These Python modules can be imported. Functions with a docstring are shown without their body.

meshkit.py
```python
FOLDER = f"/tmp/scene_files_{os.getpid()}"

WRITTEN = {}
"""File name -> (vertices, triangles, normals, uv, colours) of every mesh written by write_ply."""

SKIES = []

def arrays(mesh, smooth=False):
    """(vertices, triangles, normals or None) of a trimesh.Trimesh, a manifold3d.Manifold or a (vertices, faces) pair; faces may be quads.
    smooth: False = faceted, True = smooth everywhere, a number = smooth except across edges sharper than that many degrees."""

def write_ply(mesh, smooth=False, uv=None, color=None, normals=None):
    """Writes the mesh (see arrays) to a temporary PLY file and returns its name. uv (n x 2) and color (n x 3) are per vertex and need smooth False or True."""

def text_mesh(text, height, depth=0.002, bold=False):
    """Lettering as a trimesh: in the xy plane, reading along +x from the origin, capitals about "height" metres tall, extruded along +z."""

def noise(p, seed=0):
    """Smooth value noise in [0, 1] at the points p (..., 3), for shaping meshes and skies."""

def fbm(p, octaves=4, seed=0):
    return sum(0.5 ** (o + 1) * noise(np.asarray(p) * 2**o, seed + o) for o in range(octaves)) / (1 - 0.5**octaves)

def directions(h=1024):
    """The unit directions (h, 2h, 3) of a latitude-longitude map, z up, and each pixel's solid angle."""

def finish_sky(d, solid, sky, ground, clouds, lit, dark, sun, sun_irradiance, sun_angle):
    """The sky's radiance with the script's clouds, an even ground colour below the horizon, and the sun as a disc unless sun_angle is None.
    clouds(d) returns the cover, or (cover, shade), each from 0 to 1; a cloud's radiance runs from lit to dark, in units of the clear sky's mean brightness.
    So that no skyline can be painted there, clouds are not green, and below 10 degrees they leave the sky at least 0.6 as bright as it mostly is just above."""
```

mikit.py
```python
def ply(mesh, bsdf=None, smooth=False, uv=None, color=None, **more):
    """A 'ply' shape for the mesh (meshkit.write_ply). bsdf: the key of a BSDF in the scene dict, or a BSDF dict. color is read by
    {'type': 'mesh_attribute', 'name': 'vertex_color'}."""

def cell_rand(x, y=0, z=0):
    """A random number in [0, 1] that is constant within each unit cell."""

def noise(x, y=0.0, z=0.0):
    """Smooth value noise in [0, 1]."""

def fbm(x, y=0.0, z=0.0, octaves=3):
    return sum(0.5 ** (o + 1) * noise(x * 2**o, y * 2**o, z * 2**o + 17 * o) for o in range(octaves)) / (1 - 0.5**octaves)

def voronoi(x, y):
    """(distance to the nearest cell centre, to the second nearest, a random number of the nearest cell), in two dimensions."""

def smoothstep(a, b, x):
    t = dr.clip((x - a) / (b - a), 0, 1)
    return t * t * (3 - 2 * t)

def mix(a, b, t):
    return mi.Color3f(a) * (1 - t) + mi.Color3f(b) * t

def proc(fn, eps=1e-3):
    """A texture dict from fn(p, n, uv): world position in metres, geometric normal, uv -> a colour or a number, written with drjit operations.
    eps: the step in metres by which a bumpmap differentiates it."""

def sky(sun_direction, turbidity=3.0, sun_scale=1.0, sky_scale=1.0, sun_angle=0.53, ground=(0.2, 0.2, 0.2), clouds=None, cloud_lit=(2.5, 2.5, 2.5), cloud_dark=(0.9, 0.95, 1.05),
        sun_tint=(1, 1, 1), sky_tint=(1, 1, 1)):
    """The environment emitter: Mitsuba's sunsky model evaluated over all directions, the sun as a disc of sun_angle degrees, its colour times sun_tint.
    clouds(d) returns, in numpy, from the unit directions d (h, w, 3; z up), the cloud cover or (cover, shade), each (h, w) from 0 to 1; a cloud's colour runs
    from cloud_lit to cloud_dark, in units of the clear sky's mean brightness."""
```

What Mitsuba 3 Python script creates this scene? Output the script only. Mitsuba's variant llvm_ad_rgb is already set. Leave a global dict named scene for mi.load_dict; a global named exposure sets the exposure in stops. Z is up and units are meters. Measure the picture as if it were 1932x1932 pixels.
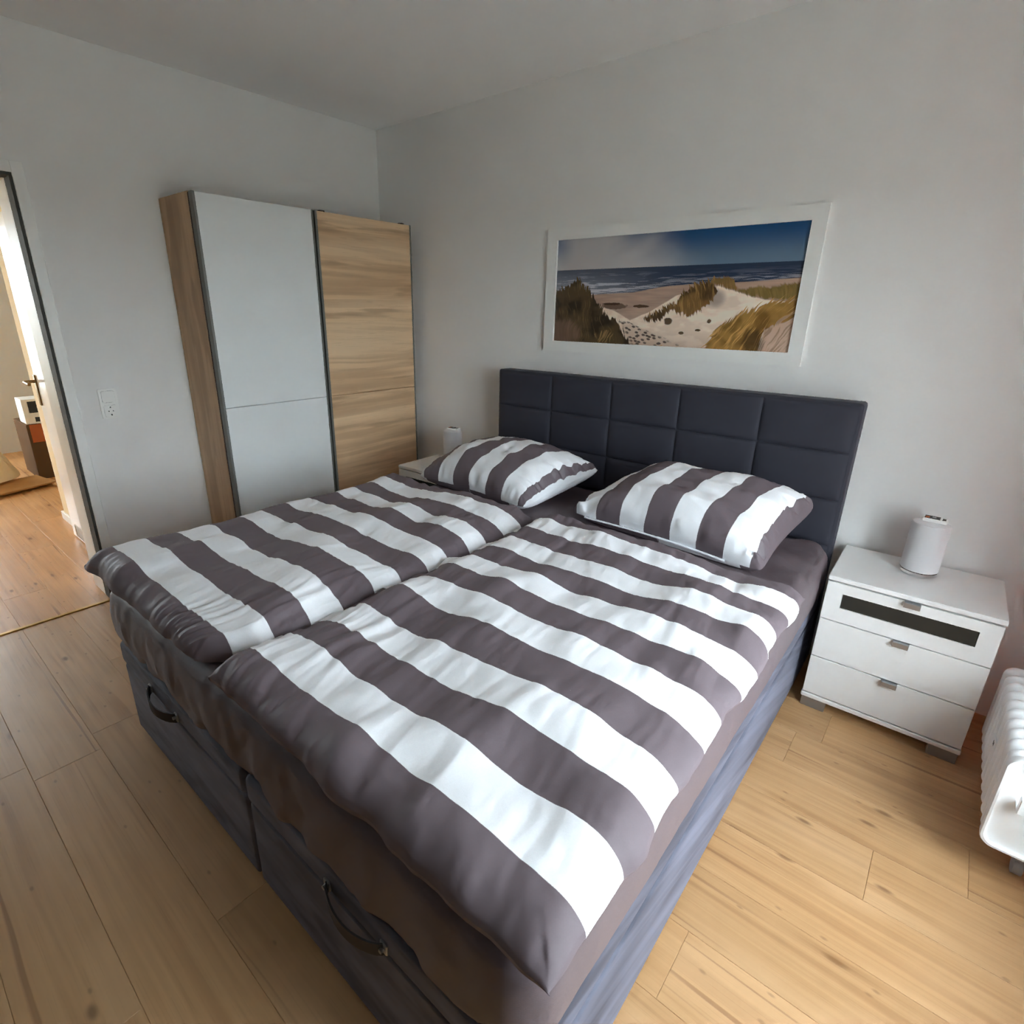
import math, random
import numpy as np, trimesh, drjit as dr, mitsuba as mi, mikit, meshkit
import manifold3d as m3
from shapely.geometry import Polygon, box as sbox
from mikit import noise, fbm, voronoi, cell_rand, smoothstep, mix, proc

# ---------------------------------------------------------------- camera, sky, exposure
T = mi.ScalarTransform4f
scene, labels = {}, {}
exposure = 6.15
CAM = np.array([3.28231014, -2.67307289, 1.5081906])
RIGHT = np.array([0.76124216, 0.64833026, 0.01335093])
DOWN = np.array([0.22432697, -0.24396638, -0.94348175])
FWD = np.array([-0.60843059, 0.72121306, -0.33115546])
scene['camera'] = {
    'type': 'perspective', 'fov': 2 * math.degrees(math.atan(966 / 1039.6617)), 'fov_axis': 'x',
    'principal_point_offset_x': 37.98756 / 1932, 'principal_point_offset_y': 14.10740 / 1932,
    'near_clip': 0.02, 'far_clip': 100.0,
    'to_world': T().look_at(origin=CAM.tolist(), target=(CAM + FWD).tolist(), up=(-DOWN).tolist())}


def overcast(d):
    n = meshkit.fbm(d * 2.5 + 3.0, 4, seed=4)
    return np.full(d.shape[:2], 0.93), np.clip((n - 0.35) * 1.2, 0, 1)


scene['sky'] = mikit.sky((0.55, -0.35, 0.75), turbidity=4.0, sun_scale=0.0, sky_scale=1.0, ground=(0.25, 0.25, 0.22),
                         clouds=overcast, cloud_lit=(2.18, 2.46, 2.60), cloud_dark=(1.42, 1.61, 1.74))
PANES = False

# ---------------------------------------------------------------- materials


def S(r, g, b):
    """sRGB 0..255 -> linear"""
    return [((c / 255) / 12.92 if c <= 10 else ((c / 255 + 0.055) / 1.055) ** 2.4) for c in (r, g, b)]


def rgb(c):
    return {'type': 'rgb', 'value': [float(x) for x in c]}


def mat(name, color, rough=0.5, **k):
    base = color if isinstance(color, dict) else proc(color) if callable(color) else rgb(color)
    scene[name] = {'type': 'twosided', 'bsdf': {'type': 'principled', 'base_color': base, 'roughness': rough, **k}}
    return name


def bumped(name, color, rough, fn, scale, **k):
    base = color if isinstance(color, dict) else proc(color) if callable(color) else rgb(color)
    scene[name] = {'type': 'twosided', 'bsdf': {'type': 'bumpmap', 'tex': proc(fn, 6e-4), 'scale': scale,
                                               'bsdf': {'type': 'principled', 'base_color': base, 'roughness': rough, **k}}}
    return name


def wallpaper(p, n, uv):
    a = dr.select(dr.abs(n.x) > 0.5, p.y, p.x)
    z = p.z
    row = dr.floor(a / 0.028)
    s = dr.select(row * 0.5 - dr.floor(row * 0.5) > 0.25, 1.0, -1.0)
    t = (z + s * a * 0.9) / 0.011
    return 0.5 + 0.5 * dr.sin(t * 6.283) * (0.5 + noise(a * 60, z * 60)) + 0.5 * noise(a * 320, z * 320)


bumped('m_wall', (0.80, 0.80, 0.785), 0.9, wallpaper, 0.0002, specular=0.1)
mat('m_ceiling', (0.76, 0.755, 0.74), 0.95, specular=0.05)
mat('m_terracotta', lambda p, n, uv: mix((0.78, 0.78, 0.76), S(212, 88, 40), smoothstep(-0.942, -0.938, p.y)), 0.9, specular=0.1)
mat('m_greige', S(92, 80, 68), 0.9, specular=0.1)
mat('m_hall_wall', S(236, 222, 192), 0.8, specular=0.2)
mat('m_hall_grey', S(214, 216, 216), 0.8, specular=0.2)
mat('m_white_frame', S(232, 233, 230), 0.45)
mat('m_jamb_dark', S(58, 60, 54), 0.7)
mat('m_concrete', S(150, 148, 142), 0.9)
mat('m_subfloor', S(60, 40, 26), 0.9)
mat('m_brass_strip', S(190, 150, 80), 0.35, metallic=0.7)


def oak(p, n, uv):
    u, v = uv.x, uv.y
    pid = dr.floor(u / 10.0)
    x = u - pid * 10.0
    r1, r2, r3 = cell_rand(pid, 3), cell_rand(pid, 7), cell_rand(pid, 11)
    ox, oy = r1 * 40.0, r2 * 23.0
    warp = (fbm(x * 1.6 + ox, v * 9.0 + oy, 1.3) - 0.5)
    grain = fbm(x * 2.2 + ox, (v + warp * 0.035) * 95.0 + oy, 4.0)
    fine = noise(x * 9.0 + ox, v * 420.0 + oy)
    streak = smoothstep(0.56, 0.80, fbm(x * 0.9 + ox, (v + warp * 0.05) * 26.0 + oy, 9.0))
    cloud = fbm(x * 2.5 + ox, v * 7.0 + oy, 6.0)
    c = mix(S(206, 169, 130), S(190, 150, 110), grain)
    c = mix(c, S(172, 130, 92), streak * 0.55)
    c = mix(c, S(216, 180, 144), smoothstep(0.45, 0.75, cloud) * 0.45)
    c = mix(c, S(150, 110, 72), smoothstep(0.70, 0.92, fine) * 0.10)
    # knots
    kx, ky = (x + ox) * 3.4, (v + oy + warp * 0.05) * 10.0
    d1, d2, rr = voronoi(kx, ky)
    knot = smoothstep(0.78, 0.80, rr) * (1 - smoothstep(0.02, 0.10 + 0.05 * grain, d1))
    c = mix(c, S(116, 78, 52), knot * 0.65)
    e1, e2, er = voronoi((x + oy) * 7.0, (v + ox + warp * 0.05) * 15.0)
    speck = smoothstep(0.72, 0.74, er) * (1 - smoothstep(0.02, 0.09, e1))
    c = mix(c, S(120, 82, 56), speck * 0.35)
    line = smoothstep(0.74, 0.86, fbm(x * 0.7 + oy, (v + warp * 0.03) * 48.0 + ox, 2.0))
    c = mix(c, S(146, 104, 72), line * 0.6)
    tail = smoothstep(0.72, 0.75, rr) * (1 - smoothstep(0.05, 0.5, d1)) * smoothstep(0.35, 0.75, grain)
    c = mix(c, S(150, 106, 66), tail * 0.35)
    return c * mi.Color3f(1.0, 0.955, 0.83) * (0.79 + 0.15 * r3)


mat('m_oak', oak, 0.42, specular=0.45)


def hall_oak(p, n, uv):
    return oak(p, n, uv) * mi.Color3f(1.10, 0.98, 0.84)


mat('m_oak_hall', hall_oak, 0.42, specular=0.45)


def sonoma(a, b, c0, k=1.0):
    """a: along the grain, b: across"""
    w = fbm(a * 1.1 + c0, b * 5.0, 2.0) - 0.5
    g = fbm(a * 1.6 + c0, (b + 0.05 * w) * 42.0 * k, 5.0)
    band = fbm(a * 0.30 + c0, (b + 0.04 * w) * 7.5 * k, 8.0)
    f = noise(a * 12.0, b * 330.0)
    c = mix(S(203, 173, 138), S(183, 151, 117), smoothstep(0.3, 0.7, g))
    c = mix(c, S(166, 133, 100), smoothstep(0.48, 0.74, band) * 0.6)
    c = mix(c, S(214, 188, 156), smoothstep(0.52, 0.25, band) * 0.5)
    ch = smoothstep(0.62, 0.80, fbm(a * 2.6 + 9.0 + c0, (b + 0.05 * w) * 24.0 * k, 3.0))
    c = mix(c, S(150, 116, 84), ch * 0.5)
    return mix(c, S(158, 126, 96), smoothstep(0.72, 0.95, f) * 0.22) * 1.22


mat('m_sonoma_flat', lambda p, n, uv: sonoma(p.y, p.z, 3.0), 0.55)
mat('m_sonoma_up', lambda p, n, uv: sonoma(p.z, p.x + p.y, 17.0, 0.45) * 0.82, 0.55)
mat('m_white_door', S(226, 230, 230), 0.35)
mat('m_white_lacquer', S(226, 227, 226), 0.22, specular=0.5)
mat('m_alu', S(158, 160, 163), 0.35, metallic=0.8)
mat('m_profile', S(120, 122, 118), 0.45, metallic=0.5)
mat('m_dark_edge', S(62, 48, 40), 0.6)
mat('m_smoked', S(40, 43, 42), 0.2, specular=0.35)
mat('m_black', S(24, 24, 26), 0.5)
mat('m_chrome', (0.75, 0.75, 0.75), 0.15, metallic=1.0)


def velvet(p, n, uv):
    a = fbm(p.x * 3.0 + p.z * 5.0, p.y * 2.5 + p.z * 7.0, p.z * 4.0)
    b = fbm(p.x * 9.0, p.y * 5.0 + p.z * 14.0, p.z * 26.0 + p.y * 9.0)
    return mix(S(42, 43, 50), S(68, 70, 80), smoothstep(0.35, 0.7, a) * 0.65 + smoothstep(0.3, 0.7, b) * 0.35)


mat('m_velvet', lambda p, n, uv: mix(S(50, 51, 60), S(57, 58, 67), fbm(p.x * 6.0, p.z * 6.0, 2.0)), 0.7, specular=0.25, sheen=0.9, sheen_tint=0.1)
mat('m_velvet_base', lambda p, n, uv: velvet(p, n, uv) * mi.Color3f(2.35, 2.4, 2.45), 0.75, specular=0.25, sheen=0.9, sheen_tint=0.1)
mat('m_strap', S(38, 38, 44), 0.6)

BROWN, WHITE = S(105, 95, 100), S(236, 239, 243)


def stripes(bounds, first):
    c0, c1 = (BROWN, WHITE) if first == 'brown' else (WHITE, BROWN)

    def fn(p, n, uv):
        v, k = uv.y, mi.Float(0)
        for i, b in enumerate(bounds):
            k += (1.0 if i % 2 == 0 else -1.0) * smoothstep(b - 0.0009, b + 0.0009, v)
        weave = 0.97 + 0.06 * noise(p.x * 700, p.y * 700, p.z * 700)
        return mix(c0, c1, k) * weave
    return fn


LEFT_B = [-2.180, -2.072, -1.962, -1.852, -1.736, -1.630, -1.514, -1.408, -1.302, -1.203, -1.097, -0.990]
RIGHT_B = [-2.170, -2.057, -1.946, -1.836, -1.712, -1.602, -1.488, -1.380, -1.278, -1.165, -1.062, -0.962]
cloth = dict(specular=0.25, sheen=0.35, sheen_tint=0.3)
mat('m_duvet_left', stripes(LEFT_B, 'brown'), 0.6, **cloth)
mat('m_duvet_right', stripes(RIGHT_B, 'brown'), 0.6, **cloth)
mat('m_pillow_left', stripes([-.085, .06, .207, .354, .50, .65, .795, .950, .992, 1.13], 'brown'), 0.45, **cloth)
mat('m_pillow_right', stripes([.03, .160, .293, .427, .561, .695, .829, .955, 1.09], 'brown'), 0.45, **cloth)
mat('m_white_cloth', S(232, 236, 242), 0.5, **cloth)
mat('m_sheet', lambda p, n, uv: mi.Color3f(S(94, 84, 88)) * (0.95 + 0.1 * noise(p.x * 500, p.y * 500, p.z * 500)), 0.5, specular=0.3, sheen=0.5)
mat('m_frost', S(212, 212, 214), 0.4, specular=0.5, flatness=0.3)
mat('m_radiator', S(234, 237, 238), 0.3)
mat('m_socket', S(232, 232, 228), 0.3)
mat('m_grey_plastic', S(150, 150, 150), 0.45)
mat('m_cardboard', lambda p, n, uv: mix(S(176, 132, 84), S(150, 108, 66), fbm(p.x * 6, p.y * 6, p.z * 20)), 0.85, specular=0.1)
mat('m_cardboard_dark', S(96, 74, 54), 0.85, specular=0.1)
mat('m_orange', S(168, 88, 46), 0.7)
mat('m_foil', S(214, 190, 150), 0.15, specular=0.8)
mat('m_door_leaf', S(242, 244, 246), 0.2, specular=0.6)
mat('m_brass', S(140, 112, 74), 0.3, metallic=0.9)
mat('m_grille', S(176, 160, 140), 0.5)
mat('m_teal', S(40, 150, 140), 0.5)
scene['m_glass'] = {'type': 'dielectric', 'int_ior': 1.5, 'ext_ior': 1.0}
scene['m_pane'] = {'type': 'thindielectric', 'int_ior': 1.5}

# ---------------------------------------------------------------- helpers


def numbered(name):
    if name not in scene and name not in labels:
        return name
    i = 1
    while f'{name}_{i:03d}' in scene or f'{name}_{i:03d}' in labels:
        i += 1
    return f'{name}_{i:03d}'


def obj(name, mesh, m, parent=None, smooth=False, uv=None, label=None, kind=None, **more):
    key = numbered(f'{parent}__{name}' if parent else name)
    scene[key] = mikit.ply(mesh, m, smooth=smooth, uv=uv, **more)
    d = {}
    if label:
        d['label'] = label
    if kind:
        d['kind'] = kind
    if d:
        labels[key] = d
    return key


def thing(name, label, cat, group=None):
    key = numbered(name)
    labels[key] = {'label': label, 'category': cat}
    if group:
        labels[key]['group'] = group
    return key


def struct(name, label=None):
    labels[name] = {'kind': 'structure'}
    if label:
        labels[name]['label'] = label
    return name


def box(x0, x1, y0, y1, z0, z1, b=0.0015):
    """chamfered box"""
    x0, x1 = sorted((x0, x1)); y0, y1 = sorted((y0, y1)); z0, z1 = sorted((z0, z1))
    b = min(b, 0.3 * min(x1 - x0, y1 - y0, z1 - z0))
    if b <= 0:
        return trimesh.creation.box(bounds=[[x0, y0, z0], [x1, y1, z1]])
    pts = []
    for sx in (0, 1):
        for sy in (0, 1):
            for sz in (0, 1):
                c = np.array([(x0, x1)[sx], (y0, y1)[sy], (z0, z1)[sz]])
                d = np.array([1 - 2 * sx, 1 - 2 * sy, 1 - 2 * sz]) * b
                for k in range(3):
                    e = d.copy(); e[k] = 0
                    pts.append(c + e)
    return trimesh.convex.convex_hull(np.array(pts))


def rbox(x0, x1, y0, y1, z0, z1, r, seg=16):
    """box with fully rounded edges"""
    r = min(r, 0.49 * min(x1 - x0, y1 - y0, z1 - z0))
    s = m3.Manifold.sphere(r, seg)
    return m3.Manifold.batch_hull([s.translate([x, y, z]) for x in (x0 + r, x1 - r) for y in (y0 + r, y1 - r) for z in (z0 + r, z1 - r)])


def cat(*ms):
    return trimesh.util.concatenate(list(ms))


def lathe(profile, cx, cy, seg=48):
    m = trimesh.creation.revolve(np.array(profile, float), sections=seg)
    m.apply_translation([cx, cy, 0])
    return m


def grid_faces(nu, nv, flip=False):
    i, j = np.meshgrid(np.arange(nu - 1), np.arange(nv - 1), indexing='ij')
    a = i * nv + j
    q = np.stack([a, a + nv, a + nv + 1, a + 1], -1).reshape(-1, 4)
    f = np.vstack([q[:, [0, 1, 2]], q[:, [0, 2, 3]]])
    return f[:, ::-1] if flip else f


def tube(path, r, sides=10, cap=True):
    p = np.asarray(path, float)
    r = np.broadcast_to(r, (len(p),))
    t = np.gradient(p, axis=0)
    t /= np.linalg.norm(t, axis=1, keepdims=True)
    ref = np.array([0, 0, 1.0]) if abs(t[:, 2]).mean() < 0.8 else np.array([1.0, 0, 0])
    a = np.cross(t, ref); a /= np.linalg.norm(a, axis=1, keepdims=True)
    b = np.cross(t, a)
    ang = np.arange(sides) * 2 * np.pi / sides
    v = p[:, None] + r[:, None, None] * (np.cos(ang)[None, :, None] * a[:, None] + np.sin(ang)[None, :, None] * b[:, None])
    n = len(p)
    f = []
    for i in range(n - 1):
        for j in range(sides):
            k = (j + 1) % sides
            f += [[i * sides + j, i * sides + k, (i + 1) * sides + k], [i * sides + j, (i + 1) * sides + k, (i + 1) * sides + j]]
    v = v.reshape(-1, 3)
    if cap:
        v = np.vstack([v, p[:1], p[-1:]])
        c0, c1 = len(v) - 2, len(v) - 1
        for j in range(sides):
            k = (j + 1) % sides
            f += [[c0, k, j], [c1, (n - 1) * sides + j, (n - 1) * sides + k]]
    m = trimesh.Trimesh(v, np.array(f), process=False)
    m.fix_normals()
    return m


def rrect(w, h, r, n=8):
    """rounded rectangle outline centred at 0, counter-clockwise"""
    pts = []
    for cx, cy, a0 in ((w / 2 - r, h / 2 - r, 0), (-w / 2 + r, h / 2 - r, 90), (-w / 2 + r, -h / 2 + r, 180), (w / 2 - r, -h / 2 + r, 270)):
        for k in range(n + 1):
            a = math.radians(a0 + 90 * k / n)
            pts.append((cx + r * math.cos(a), cy + r * math.sin(a)))
    return np.array(pts)


def loft(rings, close=True):
    """rings: list of (n,3) loops"""
    n = len(rings[0])
    v = np.vstack(rings)
    f = []
    for i in range(len(rings) - 1):
        j = np.arange(n); k = (j + 1) % n
        f.append(np.stack([i * n + j, i * n + k, (i + 1) * n + k], 1))
        f.append(np.stack([i * n + j, (i + 1) * n + k, (i + 1) * n + j], 1))
    if close:
        v = np.vstack([v, rings[0].mean(0)[None], rings[-1].mean(0)[None]])
        j = np.arange(n); k = (j + 1) % n
        f.append(np.stack([np.full(n, len(v) - 2), k, j], 1))
        f.append(np.stack([np.full(n, len(v) - 1), (len(rings) - 1) * n + j, (len(rings) - 1) * n + k], 1))
    m = trimesh.Trimesh(v, np.vstack(f), process=False)
    m.fix_normals()
    return m


def nz(x, y, z=0.0, seed=0, octaves=3):
    p = np.stack([np.broadcast_to(a, np.broadcast(x, y).shape) for a in (x, y, z)], -1)
    return meshkit.fbm(p, octaves, seed) - 0.5


# ---------------------------------------------------------------- room shell
H, XR, YF = 2.60, 3.95, -3.70           # ceiling, right wall, wall behind the camera
JY, JZ, DW = -1.968, 2.035, 0.86        # right edge of the door opening, its height, its width
WT = 0.27                                # thickness of the left wall
HX, HY0, HY1 = -4.4, -3.9, 0.4           # the next room

struct('ceiling')
obj('slab', box(-0.2, XR + 0.3, YF - 0.2, 0.3, H, H + 0.15, 0), 'm_ceiling', 'ceiling')
struct('wall_back')
obj('plaster', box(-WT, XR + 0.3, 0.0, 0.2, 0, H, 0), 'm_wall', 'wall_back')
struct('wall_left')
lw = trimesh.creation.extrude_polygon(
    Polygon([(YF, 0), (JY - DW, 0), (JY - DW, JZ), (JY, JZ), (JY, 0), (0.2, 0), (0.2, H), (YF, H)]), WT)
lw.apply_transform(np.array([[0, 0, 1, -WT], [1, 0, 0, 0], [0, 1, 0, 0], [0, 0, 0, 1.0]]))
lw.fix_normals()
obj('plaster', lw, 'm_wall', 'wall_left')
struct('wall_front')
obj('plaster', box(-WT, XR + 0.3, YF - 0.2, YF, 0, H, 0), 'm_greige', 'wall_front')
struct('wall_right')
GLAZING = ((-2.24, -1.60, .45, 2.05), (-1.54, -0.94, .45, 2.05))     # two casements with a low sill
ro_ = sbox(YF - 0.2, 0, 0.2, H)
for (a, b, c, d) in GLAZING:
    ro_ = ro_.difference(sbox(a, c, b, d))
rw = trimesh.creation.extrude_polygon(ro_, 0.26)
rw.apply_transform(np.array([[0, 0, 1, XR], [1, 0, 0, 0], [0, 1, 0, 0], [0, 0, 0, 1.0]]))
rw.fix_normals()
obj('plaster', rw, 'm_terracotta', 'wall_right')
xw = XR + 0.14
for nm, (a, b, c, d) in zip(('window_1', 'window_2'), GLAZING):
    struct(nm)
    for q in ((a, a + .07, c, d), (b - .07, b, c, d), (a + .07, b - .07, c, c + .07), (a + .07, b - .07, d - .07, d)):
        obj('frame', box(xw, xw + .07, *q, .004), 'm_white_frame', nm)
    obj('pane', box(xw + .030, xw + .034, a + .07, b - .07, c + .07, d - .07, 0), 'm_pane', nm) if PANES else None
struct('floor_002')
obj('slab', box(XR + .26, XR + 1.5, -4.5, 1.5, -.2, -.02, 0), 'm_concrete', 'floor_002')

# ---- floors of single planks
PW, PY0 = 0.196, -2.171
rng = random.Random(5)


def planks(root, mat_, x0, x1, y0, y1, joints, first_id):
    k0, k1 = math.floor((y0 - PY0) / PW), math.ceil((y1 - PY0) / PW)
    pid = first_id
    for k in range(k0, k1):
        ya, yb = max(PY0 + k * PW, y0), min(PY0 + (k + 1) * PW, y1)
        if yb - ya < 0.02:
            continue
        js = joints.get(k)
        if js is None:
            o = rng.uniform(0.1, 1.2)
            js = [x0 + o + 1.28 * i for i in range(-1, 6)]
        xs = [x0] + sorted(j for j in js if x0 + 0.05 < j < x1 - 0.05) + [x1]
        for a, b in zip(xs[:-1], xs[1:]):
            pid += 1
            m = plank_mesh(a, b, ya, yb)
            v = m.vertices
            uv = np.stack([10.0 * pid + 1.0 + (v[:, 0] - a), v[:, 1] - ya], 1)
            obj('plank', m, mat_, root, uv=uv)
    return pid


def plank_mesh(a, b, ya, yb, g=0.0003, c=0.0009, dz=0.0008, th=0.012):
    """top face with a chamfer round it, sides down to the subfloor"""
    a, b, ya, yb = a + g, b - g, ya + g, yb - g
    o = np.array([(a, ya), (b, ya), (b, yb), (a, yb)])
    i = np.array([(a + c, ya + c), (b - c, ya + c), (b - c, yb - c), (a + c, yb - c)])
    v = np.vstack([np.c_[i, np.zeros(4)], np.c_[i, np.zeros(4)], np.c_[o, np.full(4, -dz)], np.c_[o, np.full(4, -dz)], np.c_[o, np.full(4, -th)]])
    f = [[0, 1, 2], [0, 2, 3]]
    for k in range(4):
        n = (k + 1) % 4
        f += [[4 + k, 8 + k, 8 + n], [4 + k, 8 + n, 4 + n], [12 + k, 16 + k, 16 + n], [12 + k, 16 + n, 12 + n]]
    return trimesh.Trimesh(v, f, process=False)


struct('floor')
obj('screed', box(-0.02, XR + 0.3, YF - 0.2, 0.2, -0.2, -0.011, 0), 'm_subfloor', 'floor')
JOINTS = {-1: [1.090 - 1.28, 1.090, 1.090 + 1.018, 3.9], -2: [1.196 - 1.28, 1.196, 2.50, 3.75], -3: [1.104, 2.17, 3.45], 0: [0.62, 1.9, 3.30],
          7: [3.081 - 1.28, 3.081], 8: [3.166 - 1.28, 3.166], 6: [1.2, 2.6, 3.6], 5: [0.7, 2.0, 3.38], 4: [1.5, 2.9], 3: [0.9, 2.3, 3.62], 2: [1.7, 3.05], 1: [0.5, 2.0, 3.35]}
last = planks('floor', 'm_oak', 0.012, XR + .02, YF, 0.03, JOINTS, 0)
struct('floor_001')
obj('screed', box(HX - 0.3, -0.02, HY0 - 0.2, HY1 + 0.2, -0.2, -0.011, 0), 'm_subfloor', 'floor_001')
planks('floor_001', 'm_oak_hall', HX, -0.012, HY0, HY1, {-1: [-1.9, -.415], -2: [-2.6, -1.3]}, last)
struct('trim_1')
ts = rbox(-0.011, 0.011, JY - DW, JY, -0.008, 0.005, 0.004, 12)
obj('threshold_strip', ts, 'm_brass_strip', 'trim_1', smooth=40)

# ---- door: dark lining in the thick wall, white architrave, leaf opened back against the next room's wall
struct('door_1')
DJ = -.085                                # the dark lining ends here, the rest of the reveal is white
for a in ((JY - .012, JY), (JY - DW, JY - DW + .012)):
    obj('jamb', box(DJ, .004, *a, 0, JZ - .012, .001), 'm_jamb_dark', 'door_1')
    obj('reveal', box(-WT, DJ, *a, 0, JZ - .012, .001), 'm_white_frame', 'door_1')
obj('head', box(DJ, .004, JY - DW, JY, JZ - .012, JZ, .001), 'm_jamb_dark', 'door_1')
obj('reveal', box(-WT, DJ, JY - DW, JY, JZ - .012, JZ, .001), 'm_white_frame', 'door_1')
obj('architrave', box(0, .007, JY, JY + .045, 0, JZ + .045, .002), 'm_white_frame', 'door_1')
obj('architrave', box(0, .007, JY - DW - .045, JY - DW, 0, JZ + .045, .002), 'm_white_frame', 'door_1')
obj('architrave', box(0, .007, JY - DW, JY, JZ, JZ + .045, .002), 'm_white_frame', 'door_1')
LX0, LX1, LY = -1.20, -0.30, -1.845
leaf = obj('leaf', box(LX0, LX1, LY, LY + .04, .008, 1.99, .003), 'm_door_leaf', 'door_1')
hp = cat(rbox(-1.205 + .02, -1.165, LY - .008, LY, .905, 1.095, .004, 12).to_mesh() and trimesh.Trimesh(*(lambda q: (q.vert_properties[:, :3], q.tri_verts))(rbox(-1.185, -1.150, LY - .009, LY, .905, 1.095, .004, 12).to_mesh())),)
obj('handle_plate', hp, 'm_brass', leaf, smooth=40)
lv = tube([(-1.168, LY - .006, 1.055), (-1.168, LY - .045, 1.055), (-1.165, LY - .058, 1.055), (-1.15, LY - .063, 1.055), (-1.10, LY - .063, 1.053), (-1.05, LY - .060, 1.050)], .0095, 12)
obj('lever', lv, 'm_brass', leaf, smooth=50)
gr = [box(-1.10, -0.82, LY - .006, LY + .001, .028, .034, .001), box(-1.10, -0.82, LY - .006, LY + .001, .104, .110, .001), box(-1.10, -1.094, LY - .006, LY + .001, .034, .104, .001), box(-.826, -.82, LY - .006, LY + .001, .034, .104, .001)]
gr += [box(-1.094, -.826, LY - .004, LY + .001, z, z + .005, .0008) for z in np.arange(.038, .102, .009)]
obj('vent_grille', cat(*gr), 'm_grille', leaf)

# ---- the next room
struct('wall_hall_side')
obj('plaster', box(-1.64, -WT, LY + .055, LY + .20, 0, H, .002), 'm_hall_wall', 'wall_hall_side')
struct('wall_hall_inner')
obj('plaster', box(-1.64, -1.50, LY + .20, HY1, 0, H, 0), 'm_hall_wall', 'wall_hall_inner')
struct('baseboard_hall')
obj('board', box(-1.655, -WT, LY + .040, LY + .055, 0, .06, .002), 'm_white_frame', 'baseboard_hall')
obj('board', box(-1.655, -1.64, LY + .055, HY1, 0, .06, .002), 'm_white_frame', 'baseboard_hall')
struct('wall_hall_end')
HW = (-3.75, -2.25, .60, 2.25)
hw = trimesh.creation.extrude_polygon(sbox(HY0 - .2, 0, HY1 + .2, H).difference(sbox(HW[0], HW[2], HW[1], HW[3])), .25)
hw.apply_transform(np.array([[0, 0, 1, HX - .25], [1, 0, 0, 0], [0, 1, 0, 0], [0, 0, 0, 1.0]]))
hw.fix_normals()
obj('plaster', hw, 'm_hall_grey', 'wall_hall_end')
struct('wall_hall_back')
obj('plaster', box(HX - .25, -WT, HY1, HY1 + .2, 0, H, 0), 'm_hall_grey', 'wall_hall_back')
struct('wall_hall_front')
obj('plaster', box(HX - .25, -WT, HY0 - .2, HY0, 0, H, 0), 'm_hall_wall', 'wall_hall_front')
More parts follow.
